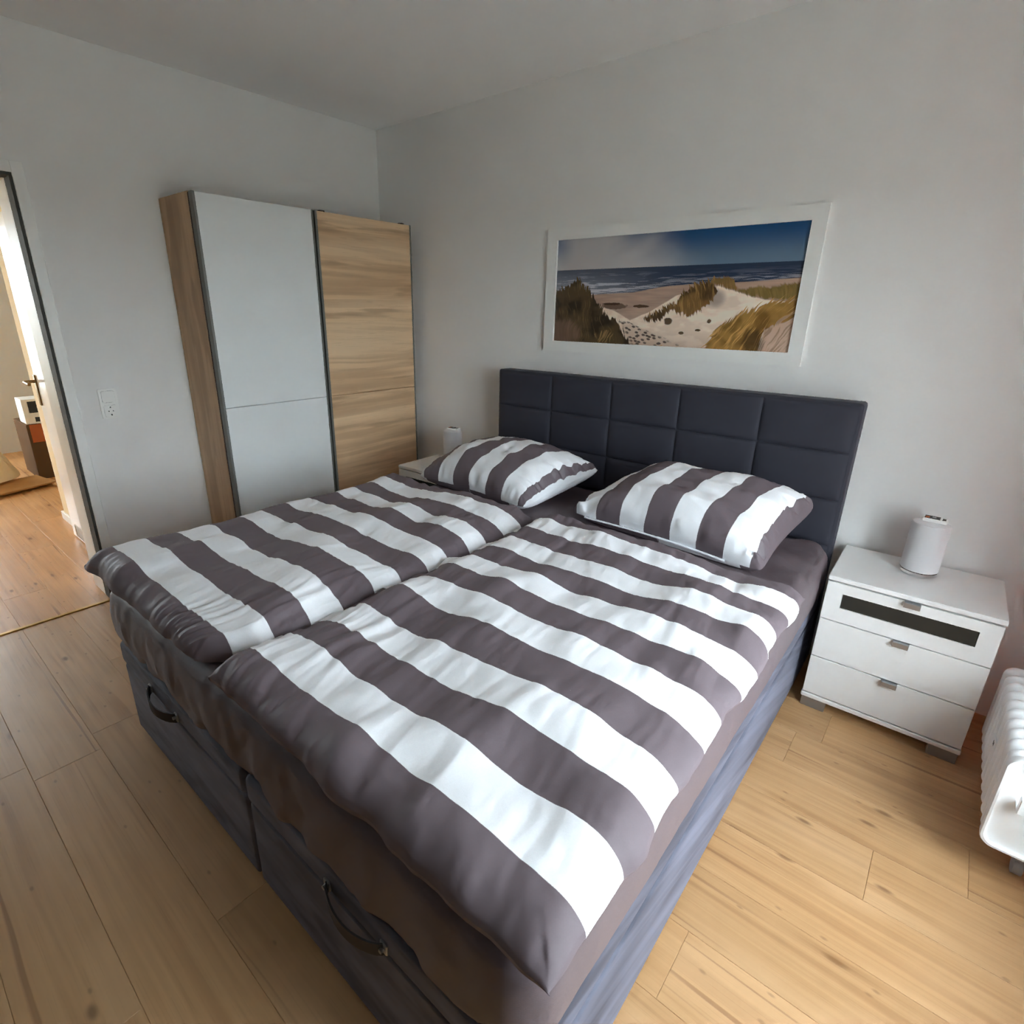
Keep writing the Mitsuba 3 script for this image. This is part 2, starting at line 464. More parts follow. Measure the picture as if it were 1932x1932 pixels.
struct('ceiling_001')
obj('slab', box(HX - .25, -.2, HY0 - .2, HY1 + .2, H, H + .15, 0), 'm_ceiling', 'ceiling_001')
struct('window_3')
xh = HX - .14
for a in ((HW[0], HW[0] + .06, HW[2], HW[3]), (HW[1] - .06, HW[1], HW[2], HW[3]), (HW[0] + .06, HW[1] - .06, HW[2], HW[2] + .06), (HW[0] + .06, HW[1] - .06, HW[3] - .06, HW[3])):
    obj('frame', box(xh, xh + .07, *a, .004), 'm_white_frame', 'window_3')

# ---------------------------------------------------------------- wardrobe
w = thing('wardrobe', 'sliding door wardrobe with one white and one light oak door against the left wall', 'wardrobe')
Y0, YM, Y1, WH, WX = -1.399, -0.762, -0.064, 2.015, 0.376
obj('side_panel', box(.004, .335, Y0, Y0 + .02, 0, WH, .001), 'm_sonoma_up', w, label='light oak side panel with upright grain')
obj('side_panel', box(.004, .335, Y1 - .02, Y1, 0, WH, .001), 'm_sonoma_up', w)
obj('carcass', box(.004, .330, Y0 + .02, Y1 - .02, .05, WH - .012, .001), 'm_dark_edge', w)
obj('plinth', box(.02, .315, Y0 + .02, Y1 - .02, 0, .05, .001), 'm_sonoma_flat', w)
for (a, b, mt, nm) in ((Y0 + .001, YM - .004, 'm_white_door', 'matt white sliding door'), (YM + .004, Y1 - .001, 'm_sonoma_flat', 'light oak sliding door with level grain')):
    # the two doors run on their own tracks
    xa, xb = (.350, .376)
    d = obj('door', box(xa, xb, a + .014, b - .010, 1.012, WH - .004, .001), mt, w, label=nm)
    obj('lower_panel', box(xa, xb, a + .014, b - .010, .03, 1.0095, .001), mt, d)
    obj('edge_profile', box(xa - .004, xb + .006, a, a + .014, .025, WH - .002, .002), 'm_profile', d)
    obj('edge_profile', box(xa - .002, xb + .003, b - .010, b, .025, WH - .002, .002), 'm_profile', d)
    if mt == 'm_sonoma_flat':
        for yy in (a + .06, b - .06):
            obj('roller', box(.338, .366, yy - .016, yy + .016, WH - .006, WH + .005, .002), 'm_dark_edge', d)
obj('top_rail', box(.3345, .349, Y0 + .001, Y1 - .001, WH - .045, WH - .006, .001), 'm_dark_edge', w)
obj('edge_strip', box(.3355, .3475, Y0, Y0 + .006, .02, WH - .046, .001), 'm_dark_edge', w)

# ---------------------------------------------------------------- bed
bed = thing('bed', 'double box spring bed in charcoal velvet with a panelled headboard', 'bed')
BX0, BX1, BYF = 1.205, 3.005, -2.245
HBT, HBF = -0.070, -0.172
BXM = (BX0 + BX1) / 2
hb = obj('headboard', rbox(BX0, BX1, HBF + .006, HBT, .03, 1.196, .014), 'm_velvet', bed, smooth=50)


def cushion(x0, x1, z0, z1, y, bulge, n=17):
    s = np.linspace(-1, 1, n)
    s = s * (1.5 - .5 * s * s)
    a, b = np.meshgrid(s, s, indexing='ij')
    prof = lambda t: np.sqrt(np.clip(1 - np.abs(t) ** 5, 0, 1))
    yy = y - bulge * prof(a) * prof(b) - .003 * (1 - a * a) * (1 - b * b)
    X = (x0 + x1) / 2 + a * (x1 - x0) / 2
    Z = (z0 + z1) / 2 + b * (z1 - z0) / 2
    return trimesh.Trimesh(np.stack([X, yy, Z], -1).reshape(-1, 3), grid_faces(n, n), process=False)


cols = [BX0 + .012, 1.580, 1.938, 2.290, 2.647, BX1 - .012]
rows = [.41, .608, .802, .997, 1.186]
for i in range(5):
    for j in range(4):
        obj('panel', cushion(cols[i], cols[i + 1], rows[j], rows[j + 1], HBF + .0075, .017), 'm_velvet', hb, smooth=True)
for k, (a, b) in enumerate(((BX0 + .002, BXM - .004), (BXM + .004, BX1))):
    base = obj('base_box', rbox(a, b, BYF + .004, HBF - .001, .028, .308, .014), 'm_velvet_base', bed, smooth=50)
    obj('storage_lid', rbox(a, b, BYF, HBF - .001, .3125, .398, .018), 'm_velvet_base', base, smooth=50)
    for fx in (a + .06, b - .06):
        for fy in (BYF + .08, HBF - .1):
            obj('foot', trimesh.creation.cylinder(.022, .03, transform=trimesh.transformations.translation_matrix([fx, fy, .0145])), 'm_black', base, smooth=40)
    x0, x1 = ((1.485, 1.690), (2.475, 2.665))[k]
    n = 21
    t = np.linspace(0, 1, n)
    px = x0 + (x1 - x0) * t
    out = .028 * np.sin(np.pi * t) ** .7
    py = BYF - .004 - out
    pz = .338 - .006 * np.sin(np.pi * t)
    ring = []
    for q in range(n):
        c = np.array([px[q], py[q], pz[q]])
        ring.append(np.array([c + (0, -.002, -.017), c + (0, -.002, .015), c + (0, .002, .015), c + (0, .002, -.017)]))
    h = obj('pull_strap', loft(ring), 'm_strap', base, smooth=40)
    for xx in (x0, x1):
        obj('metal_end', cat(box(xx - .011, xx + .011, BYF - .005, BYF + .002, .326, .354, .003), trimesh.creation.cylinder(.005, .012, transform=trimesh.transformations.translation_matrix([xx, BYF - .007, .340]) @ trimesh.transformations.rotation_matrix(np.pi / 2, [1, 0, 0]))), 'm_alu', h, smooth=30)

# ---- mattress in its fitted sheet
MZ0, MZ1 = .400, .628


def sheet_top(x, y):
    head = np.clip((y + .95) / .3, 0, 1) * np.clip((x - 2.6) / .2, 0, 1)
    return MZ1 + .004 + nz(x * 3, y * 3, 0, 8) * .010 + head * nz(x * 9 + y * 6, y * 9, 0, 9) * .040


def mattress():
    nu, nv, nw = 150, 150, 26
    x0, x1, y0, y1 = BX0 - .010, BX1 + .006, BYF - .001, HBF - .024
    # rounded rectangle rings from the bottom edge up the side and over the top
    n_side = 520
    base = rrect(1, 1, .0001, 1)
    t = np.linspace(0, 1, n_side, endpoint=False)
    w_, h_ = x1 - x0, y1 - y0
    per = 2 * (w_ + h_)
    s = t * per
    r = .07

    def outline(inset):
        rr = max(r - inset * .6, .005)
        poly = rrect(w_ - 2 * inset, h_ - 2 * inset, rr, 10)
        p = np.vstack([poly, poly[:1]])
        seg = np.r_[0, np.cumsum(np.linalg.norm(np.diff(p, axis=0), axis=1))]
        q = np.linspace(0, seg[-1], n_side, endpoint=False)
        return np.stack([np.interp(q, seg, p[:, 0]), np.interp(q, seg, p[:, 1])], 1) + [(x0 + x1) / 2, (y0 + y1) / 2]
    rings = []
    prof = [(-.03, MZ0 + .002), (-.012, MZ0 + .003), (0.0, MZ0 + .012)]
    prof = [(.03, MZ0 + .001), (.012, MZ0 + .002), (.003, MZ0 + .010)] + [(.0 - .004 * math.sin(math.pi * k / 12), MZ0 + .02 + (MZ1 - MZ0 - .07) * k / 12) for k in range(13)]
    for k in range(1, 11):
        a = math.pi / 2 * k / 10
        prof.append((.05 * (1 - math.cos(a)), MZ1 - .05 + .05 * math.sin(a)))
    for k in range(1, 40):
        prof.append((.05 + (h_ / 2 - .06) * 0 + min(w_, h_) / 2 * .97 * k / 40 * (1 - .06), MZ1 + .004 * math.sin(min(1, k / 10) * math.pi / 2)))
    for ins, z in prof:
        o = outline(ins)
        rings.append(np.c_[o, np.full(n_side, z)])
    m = loft(rings)
    v = np.array(m.vertices)
    side = (v[:, 2] < MZ1 - .01).astype(float)
    # soft folds of the sheet down the sides, gathered at the lower hem
    low = np.clip((MZ1 - v[:, 2]) / (MZ1 - MZ0), 0, 1)
    foot = np.clip((-1.9 - v[:, 1]) / .3, 0, 1)
    f = nz(v[:, 0] * 6, v[:, 1] * 6, v[:, 2] * 3, 3) * .014 + nz(v[:, 0] * 22, v[:, 1] * 22, v[:, 2] * 10, 5) * .007 * (1 + foot)
    d = np.zeros_like(v)
    cx, cy = (x0 + x1) / 2, (y0 + y1) / 2
    nx_ = np.where(np.abs(v[:, 0] - cx) > w_ / 2 - .06, np.sign(v[:, 0] - cx), 0)
    ny_ = np.where(np.abs(v[:, 1] - cy) > h_ / 2 - .06, np.sign(v[:, 1] - cy), 0)
    amp = side * np.sin(np.pi * np.clip(low, 0, 1)) ** .7
    d[:, 0] = nx_ * (f + .004) * amp
    d[:, 1] = np.where(ny_ < 0, ny_ * (f + .006) * amp, 0)
    d[:, 2] = (1 - side) * (sheet_top(v[:, 0], v[:, 1]) - MZ1 - .004)
    hem = foot * np.clip((low - .72) / .2, 0, 1) * side
    d[:, 2] += hem * np.clip(nz(v[:, 0] * 5, v[:, 1], 0, 13) + .08, 0, None) * .12
    d[:, 1] -= hem * (nz(v[:, 0] * 16, v[:, 2] * 8, 0, 14) + .12) * .030
    m.vertices = v + d
    return m


key = obj('mattress', mattress(), 'm_sheet', smooth=True)
labels[key] = {'label': 'thick mattress under a dark mauve fitted sheet on the charcoal bed base', 'category': 'mattress'}


# ---- duvets
def duvet(x0, x1, y0, y1, thick, seed, side):
    nu, nv = 210, 270
    a = np.linspace(-1, 1, nu); b = np.linspace(-1, 1, nv)
    ease = lambda s: .45 * s + .55 * s * (1.5 - .5 * s * s)
    A, B = np.meshgrid(ease(a), ease(b), indexing='ij')
    X = (x0 + x1) / 2 + A * (x1 - x0) / 2
    Y = (y0 + y1) / 2 + B * (y1 - y0) / 2
    U, V = X.copy(), Y.copy()
    dx0, dx1, dy0, dy1 = X - x0, x1 - X, Y - y0, y1 - Y

    def g(d, w):
        return np.sqrt(np.clip(1 - (1 - np.clip(d / w, 0, 1)) ** 2.2, 0, 1))
    e = g(dx0, .09) * g(dx1, .085) * g(dy0, .075) * g(dy1, .07)
    puff = nz(X * 3.2, Y * 3.2, 0, seed, 2) * .062 + nz(X * 7.5 + 2, Y * 4.0, 0, seed + 1, 2) * .034
    # creases lie across the stripes, strongest by the inner seam
    wx = X + .10 * Y + nz(X * 3, Y * 3, 0, seed + 2) * .10
    cre = nz(wx * 24, Y * 2.6, 0, seed + 3, 3)
    inner = np.exp(-(dx0 if side > 0 else dx1) / .32)
    mask = .25 + 1.1 * inner * np.clip(.4 + nz(X * 2, Y * 2, 0, seed + 6) * 2.5, 0, 1)
    cre2 = nz(X * 13 + Y * 9, Y * 6 - X * 5, 0, seed + 4, 3)
    headz = np.exp(-dy1 / .22)
    z = thick * e * (1 + .25 * np.exp(-((A) ** 2) / .5) * .3)
    z = z + e * (puff + cre * .034 * mask + cre2 * .020 * (.35 + headz))
    # puckered stitching near the borders
    edge = np.minimum(np.minimum(dx0, dx1), np.minimum(dy0, dy1))
    along = np.where(np.minimum(dx0, dx1) < np.minimum(dy0, dy1), Y, X)
    z += e * np.exp(-(edge / .045) ** 2) * nz(along * 34, edge * 6, 0, seed + 5, 2) * (.013 + .022 * inner)
    z = np.maximum(z, .002 * e)
    base = MZ1 + .008
    # foot end hangs a little over the mattress edge, the outer side rolls over too
    ov = np.clip((BYF + .03 - Y) / .05, 0, 1) ** 1.5
    drop = .0 * ov
    ey = g(dy0, .075) * g(dx1 if side > 0 else dx0, .075)
    lift = (.034 if side > 0 else .012) * (1 - ey)
    if side > 0:
        drop = drop + .004 * np.clip((X - (BX1 - .005)) / .05, 0, 1) ** 1.5
    else:
        drop = drop + .016 * np.clip((BX0 - .0 - X) / .1, 0, 1) ** 1.2
    # wavy outline
    wob = nz(along * 9, 0, 0, seed + 7, 3)
    out = (1 - np.clip(edge / .10, 0, 1)) * wob * .024
    sx = np.where(dx0 < dx1, -1, 1) * (np.minimum(dx0, dx1) <= np.minimum(dy0, dy1))
    sy = np.where(dy0 < dy1, -1, 1) * (np.minimum(dx0, dx1) > np.minimum(dy0, dy1))
    Xo, Yo = X + sx * out, Y + sy * out
    if side < 0:
        Xo = Xo - .120 * np.clip(1 - dy0 / .16, 0, 1) ** 1.6 * np.clip(1 - dx1 / .40, 0, 1) ** 1.2
        Yo = Yo + .012 * np.clip(1 - dy0 / .2, 0, 1) * np.clip(1 - dx1 / .30, 0, 1)
    top = np.stack([Xo, Yo, base + z - drop], -1).reshape(-1, 3)
    zt = base + z - drop + lift
    zb = np.where(e > .01, np.minimum(base - drop - .003, zt - .001), zt - .0005)
    lay = sheet_top(Xo, Yo) + .004
    din = np.minimum(np.minimum(Xo - BX0 + .016, BX1 + .016 - Xo), Yo - BYF + .016)
    fl = np.where(din > .055, lay, np.where(din > 0, lay - .055 + np.sqrt(np.clip(.055 ** 2 - (.055 - din) ** 2, 0, None)), 0))
    zb = np.maximum(np.maximum(zb, fl), np.where(ey < .999, base + lift - .004, 0))
    zt = np.maximum(zt, zb + .001)
    top[:, 2] = zt.ravel()
    bot = np.stack([Xo, Yo, zb], -1).reshape(-1, 3)
    rim = np.concatenate([np.arange(nv), np.arange(1, nu) * nv + nv - 1, (nu - 1) * nv + np.arange(nv - 2, -1, -1), np.arange(nu - 2, 0, -1) * nv])
    f = [grid_faces(nu, nv), grid_faces(nu, nv, True) + nu * nv]
    r2 = np.roll(rim, -1)
    o = nu * nv
    f.append(np.stack([rim, r2, r2 + o], 1)); f.append(np.stack([rim, r2 + o, rim + o], 1))
    vv = V + nz(X * 5, Y * 5, 0, seed + 8) * .008
    # cloth runs on round the border: the stripe follows the pucker
    uv = np.stack([U, vv], -1).reshape(-1, 2)
    m = trimesh.Trimesh(np.vstack([top, bot]), np.vstack(f), process=False)
    return m, np.vstack([uv, uv])


dl = thing('duvet', 'striped mauve and white duvet on the far half of the bed, nearer the wardrobe', 'duvet', 'striped duvets on the bed')
m_, uv_ = duvet(1.060, 2.026, -2.255, -.872, .074, 21, -1)
obj('cover', m_, 'm_duvet_left', dl, smooth=True, uv=uv_)
dr_ = thing('duvet', 'striped mauve and white duvet on the near half of the bed, beside the whole nightstand', 'duvet', 'striped duvets on the bed')
m_, uv_ = duvet(2.046, 3.046, -2.262, -.850, .080, 57, 1)
obj('cover', m_, 'm_duvet_right', dr_, smooth=True, uv=uv_)
# narrow flange sewn along the inner long side of the near duvet
tt = np.linspace(-2.20, -.90, 180)
fx = 2.052 - .020 - .004 * nz(tt * 18, 0 * tt, 0, 5)
fz = MZ1 + .050 + .030 * nz(tt * 14, 0 * tt, 0, 6, 2)
fl_ = [np.stack([np.full(180, 2.070), tt, np.full(180, MZ1 + .060)], 1), np.stack([fx, tt, fz], 1), np.stack([fx, tt, fz - .002], 1), np.stack([np.full(180, 2.070), tt, np.full(180, MZ1 + .056)], 1)]
obj('flange', trimesh.Trimesh(np.vstack(fl_), grid_faces(4, 180), process=False), 'm_duvet_right', dr_, smooth=30 and True, uv=np.tile(np.stack([tt * 0, tt], 1), (4, 1)))


# ---- pillows
def pillow(c, thick, seed, nrm_up=1.0):
    """c: corners near-left, near-right, far-right, far-left"""
    c = np.array(c, float)
    n = 110
    s = np.linspace(0, 1, n)
    q = .4 * s + .6 * (s * s * (3 - 2 * s))
    U, V = np.meshgrid(q, q, indexing='ij')
    P_ = ((1 - U) * (1 - V))[..., None] * c[0] + (U * (1 - V))[..., None] * c[1] + (U * V)[..., None] * c[2] + ((1 - U) * V)[..., None] * c[3]
    e1, e2 = c[1] - c[0] + c[2] - c[3], c[3] - c[0] + c[2] - c[1]
    W_ = np.linalg.norm(e1) / 4
    nn = np.cross(e1, e2); nn /= np.linalg.norm(nn)
    e1 = e1 / np.linalg.norm(e1); e2 = e2 / np.linalg.norm(e2)
    a, b = 2 * U - 1, 2 * V - 1
    P_ = P_ - (.055 * a * np.abs(b) ** 7 * np.abs(a) ** 3)[..., None] * e1 * W_ - (.055 * b * np.abs(a) ** 7 * np.abs(b) ** 3)[..., None] * e2 * W_
    # borders drawn in between the corners
    P_ = P_ - (a * .030 * (1 - b * b) * np.abs(a) ** 3)[..., None] * e1 - (b * .030 * (1 - a * a) * np.abs(b) ** 3)[..., None] * e2
    f = (np.clip(1 - np.abs(a) ** 2.8, 0, 1) ** .47) * (np.clip(1 - np.abs(b) ** 2.6, 0, 1) ** .50)
    ed = np.minimum(1 - np.abs(a), 1 - np.abs(b))
    al = np.where(1 - np.abs(a) < 1 - np.abs(b), b, a)
    pk = np.exp(-(ed / .16) ** 2) * nz(al * 10, ed * 2, 0, seed + 2, 3) * .070 * np.clip(ed / .05, 0, 1)
    wr = nz(a * 2.2 + b * .6, b * 2.0, 0, seed, 3) * .050 + nz(a * 6 + b * 3, b * 3.5, 0, seed + 1, 2) * .016
    hT = thick * .62 * f + f * wr + pk
    hB = thick * .38 * f
    top = P_ + hT[..., None] * nn
    bot = P_ - hB[..., None] * nn
    v = np.vstack([top.reshape(-1, 3), bot.reshape(-1, 3)])
    o = n * n
    fc = np.vstack([grid_faces(n, n), grid_faces(n, n, True) + o])
    uu = U + nz(a * 2, b * 2, 0, seed + 5) * .03 * (1 - a * a)
    uv = np.stack([V, uu], -1).reshape(-1, 2)
    ub = np.stack([V, np.where(U > .5, 2 - uu, -uu)], -1).reshape(-1, 2)
    rim = np.concatenate([np.arange(n), np.arange(1, n) * n + n - 1, (n - 1) * n + np.arange(n - 2, -1, -1), np.arange(n - 2, 0, -1) * n])
    r2 = np.roll(rim, -1)
    fc = np.vstack([fc, np.stack([rim, r2, r2 + o], 1), np.stack([rim, r2 + o, rim + o], 1)])
    v[:, 2] = np.maximum(v[:, 2], sheet_top(v[:, 0], v[:, 1]) + .004 + np.r_[np.full(o, .002), np.zeros(o)])
    v[:, 1] = np.minimum(v[:, 1], HBF - .014 - np.r_[np.full(o, .002), np.zeros(o)])
    return trimesh.Trimesh(v, fc, process=False), np.vstack([uv, ub]), P_


PR = [(2.050, -.700, .668), (2.885, -.740, .655), (2.955, -.285, .815), (2.275, -.285, .800)]
PL = [(1.120, -.760, .662), (1.890, -.800, .668), (2.005, -.300, .775), (1.290, -.285, .790)]
pr = thing('pillow', 'plump striped pillow leaning on the headboard, nearer the radiator side of the bed', 'pillow', 'striped pillows against the headboard')
m_, uv_, grid = pillow(PR, .265, 71)
obj('case', m_, 'm_pillow_right', pr, smooth=True, uv=uv_)
hem = grid[16:-22, 0] + np.array([0, -.004, -.004])
obj('hem', tube(hem[::3], .0045, 8), 'm_white_cloth', pr, smooth=True)
pl = thing('pillow', 'plump striped pillow leaning on the headboard, on the wardrobe side of the bed', 'pillow', 'striped pillows against the headboard')
m_, uv_, grid = pillow(PL, .245, 33)
obj('case', m_, 'm_pillow_left', pl, smooth=True, uv=uv_)


# ---------------------------------------------------------------- nightstands
def nightstand(x0, yf, label, rot=0.0):
    t = thing('nightstand', label, 'nightstand', 'white nightstands beside the bed')
    W, D, Ht = .511, .381, .588
    R = trimesh.transformations.rotation_matrix(rot, [0, 0, 1], [x0, yf, 0])

    def put(name, m, mt, parent, **k):
        m = m.copy(); m.apply_transform(R)
        return obj(name, m, mt, parent, **k)
    x1, yb = x0 + W, yf + D
    put('top', box(x0, x1, yf - .002, yb, Ht - .018, Ht, .003), 'm_white_lacquer', t)
    put('body', box(x0 + .005, x1 - .005, yf + .021, yb - .002, .064, Ht - .021, .001), 'm_white_lacquer', t)
    put('carcass_front', box(x0 + .006, x1 - .006, yf + .0190, yf + .0208, .066, Ht - .022, .0003), 'm_black', t)
    put('gap', box(x0 + .007, x1 - .007, yf + .015, yb - .004, Ht - .0215, Ht - .0175, .0005), 'm_black', t)
    put('plinth', box(x0, x1, yf - .002, yb, .045, .063, .003), 'm_white_lacquer', t)
    for fx in (x0 + .004, x1 - .090):
        for fy in (yf + .004, yb - .05):
            put('foot', box(fx, fx + .086, fy, fy + .04, 0, .0445, .002), 'm_alu', t)
    xa, xb = x0 + .003, x1 - .003
    for k, (z0, z1) in enumerate(((.4095, .5640), (.2395, .4045), (.0690, .2345))):
        if k == 0:
            wz0, wz1, wx0, wx1 = .466, .525, x0 + .058, x1 - .058
            p = sbox(xa, z0, xb, z1).difference(sbox(wx0, wz0, wx1, wz1))
            m = trimesh.creation.extrude_polygon(p, .018)
            m.apply_transform(np.array([[1, 0, 0, 0], [0, 0, -1, yf + .018], [0, 1, 0, 0], [0, 0, 0, 1.0]]))
            m.fix_normals()
            d = put('drawer', m, 'm_white_lacquer', t)
            put('smoked_inlay', box(wx0 + .001, wx1 - .001, yf + .004, yf + .015, wz0 + .001, wz1 - .001, .0005), 'm_smoked', d, label='dark smoked glass strip')
        else:
            d = put('drawer', box(xa, xb, yf, yf + .018, z0, z1, .0015), 'm_white_lacquer', t)
        xc = (x0 + x1) / 2 + .008
        put('handle', cat(box(xc - .024, xc + .024, yf - .016, yf + .004, z1 - .0005, z1 + .0018, .0005), box(xc - .024, xc + .024, yf - .018, yf - .0155, z1 - .017, z1 + .0018, .0007)), 'm_alu', d)
    return t


nightstand(3.045, -.416, 'white three-drawer nightstand in full view between the bed and the radiator', .012)
nightstand(.668, -.492, 'white nightstand half hidden behind the far pillow, in front of the wardrobe', .03)


# ---------------------------------------------------------------- lamps and their remotes
def lamp(cx, cy, z, label, rlabel, ang, ro=(0.0, 0.0)):
    t = thing('table_lamp', label, 'lamp', 'frosted cylinder lamps')
    r = .060
    prof = [(0, z + .003), (r - .010, z + .003), (r - .004, z + .006), (r - .003, z + .014)]
    obj('glass_foot', lathe([(0, z + .0005), (r - .008, z + .0005), (r - .002, z + .004), (r - .001, z + .014), (r - .006, z + .0155), (0, z + .0155)], cx, cy, 64), 'm_glass', t, smooth=40, label='clear glass foot ring')
    obj('seal_ring', lathe([(0, z + .0150), (r - .001, z + .0150), (r - .001, z + .0164), (0, z + .0164)], cx, cy, 64), 'm_dark_edge', t)
    obj('shade', lathe([(0, z + .016), (r - .003, z + .016), (r, z + .019), (r, z + .192), (r - .003, z + .201), (r - .010, z + .205), (0, z + .206)], cx, cy, 64), 'm_frost', t, smooth=40)
    q = thing('remote_control', rlabel, 'remote control', 'small remotes on the lamps')
    R = trimesh.transformations.rotation_matrix(ang, [0, 0, 1], [cx, cy, 0])
    zz = z + .2065
    ox, oy = cx + ro[0], cy + ro[1]

    def put(name, m, mt, parent, **k):
        m.apply_transform(R)
        return obj(name, m, mt, parent, **k)
    put('body', box(ox - .037, ox + .037, oy - .025, oy + .025, zz, zz + .013, .003), 'm_white_frame', q)
    f = put('face', box(ox - .032, ox + .014, oy - .018, oy + .020, zz + .0125, zz + .0137, .0003), 'm_black', q, label='dark key field')
    put('face', box(ox + .021, ox + .031, oy - .016, oy + .010, zz + .0125, zz + .0137, .0003), 'm_dark_edge', q)
    put('key', box(ox - .030, ox - .018, oy - .014, oy + .004, zz + .0136, zz + .0146, .0003), 'm_orange', f)
    put('key', box(ox - .010, ox + .002, oy - .004, oy + .010, zz + .0136, zz + .0146, .0003), 'm_grey_plastic', f)


lamp(3.297, -.160, .588, 'frosted white cylinder lamp standing on the nightstand beside the radiator', 'white remote with dark keys on top of the near lamp', math.radians(-3), (.006, .010))
lamp(.862, -.200, .588, 'frosted white cylinder lamp on the far nightstand, partly behind the pillow', 'white remote lying on the far lamp by the wardrobe', math.radians(12), (.004, .006))

# ---------------------------------------------------------------- picture above the bed
pc = thing('picture', 'wide framed photograph of beach dunes in a white frame above the headboard', 'picture')
fx0, fx1, fz0, fz1 = 1.409, 2.727, 1.303, 1.920
ix0, ix1, iz0, iz1 = 1.471, 2.672, 1.358, 1.864
fr = trimesh.creation.extrude_polygon(sbox(fx0, fz0, fx1, fz1).difference(sbox(ix0, iz0, ix1, iz1)), .021)
fr.apply_transform(np.array([[1, 0, 0, 0], [0, 0, -1, -.001], [0, 1, 0, 0], [0, 0, 0, 1.0]]))
fr.fix_normals()
obj('frame', fr, 'm_white_frame', pc)


def broken(x, pts):
    """height of a broken line at x"""
    y = mi.Float(pts[0][1])
    for (x0, y0), (x1, y1) in zip(pts[:-1], pts[1:]):
        y += (dr.clip(x, x0, x1) - x0) * ((y1 - y0) / (x1 - x0))
    return y


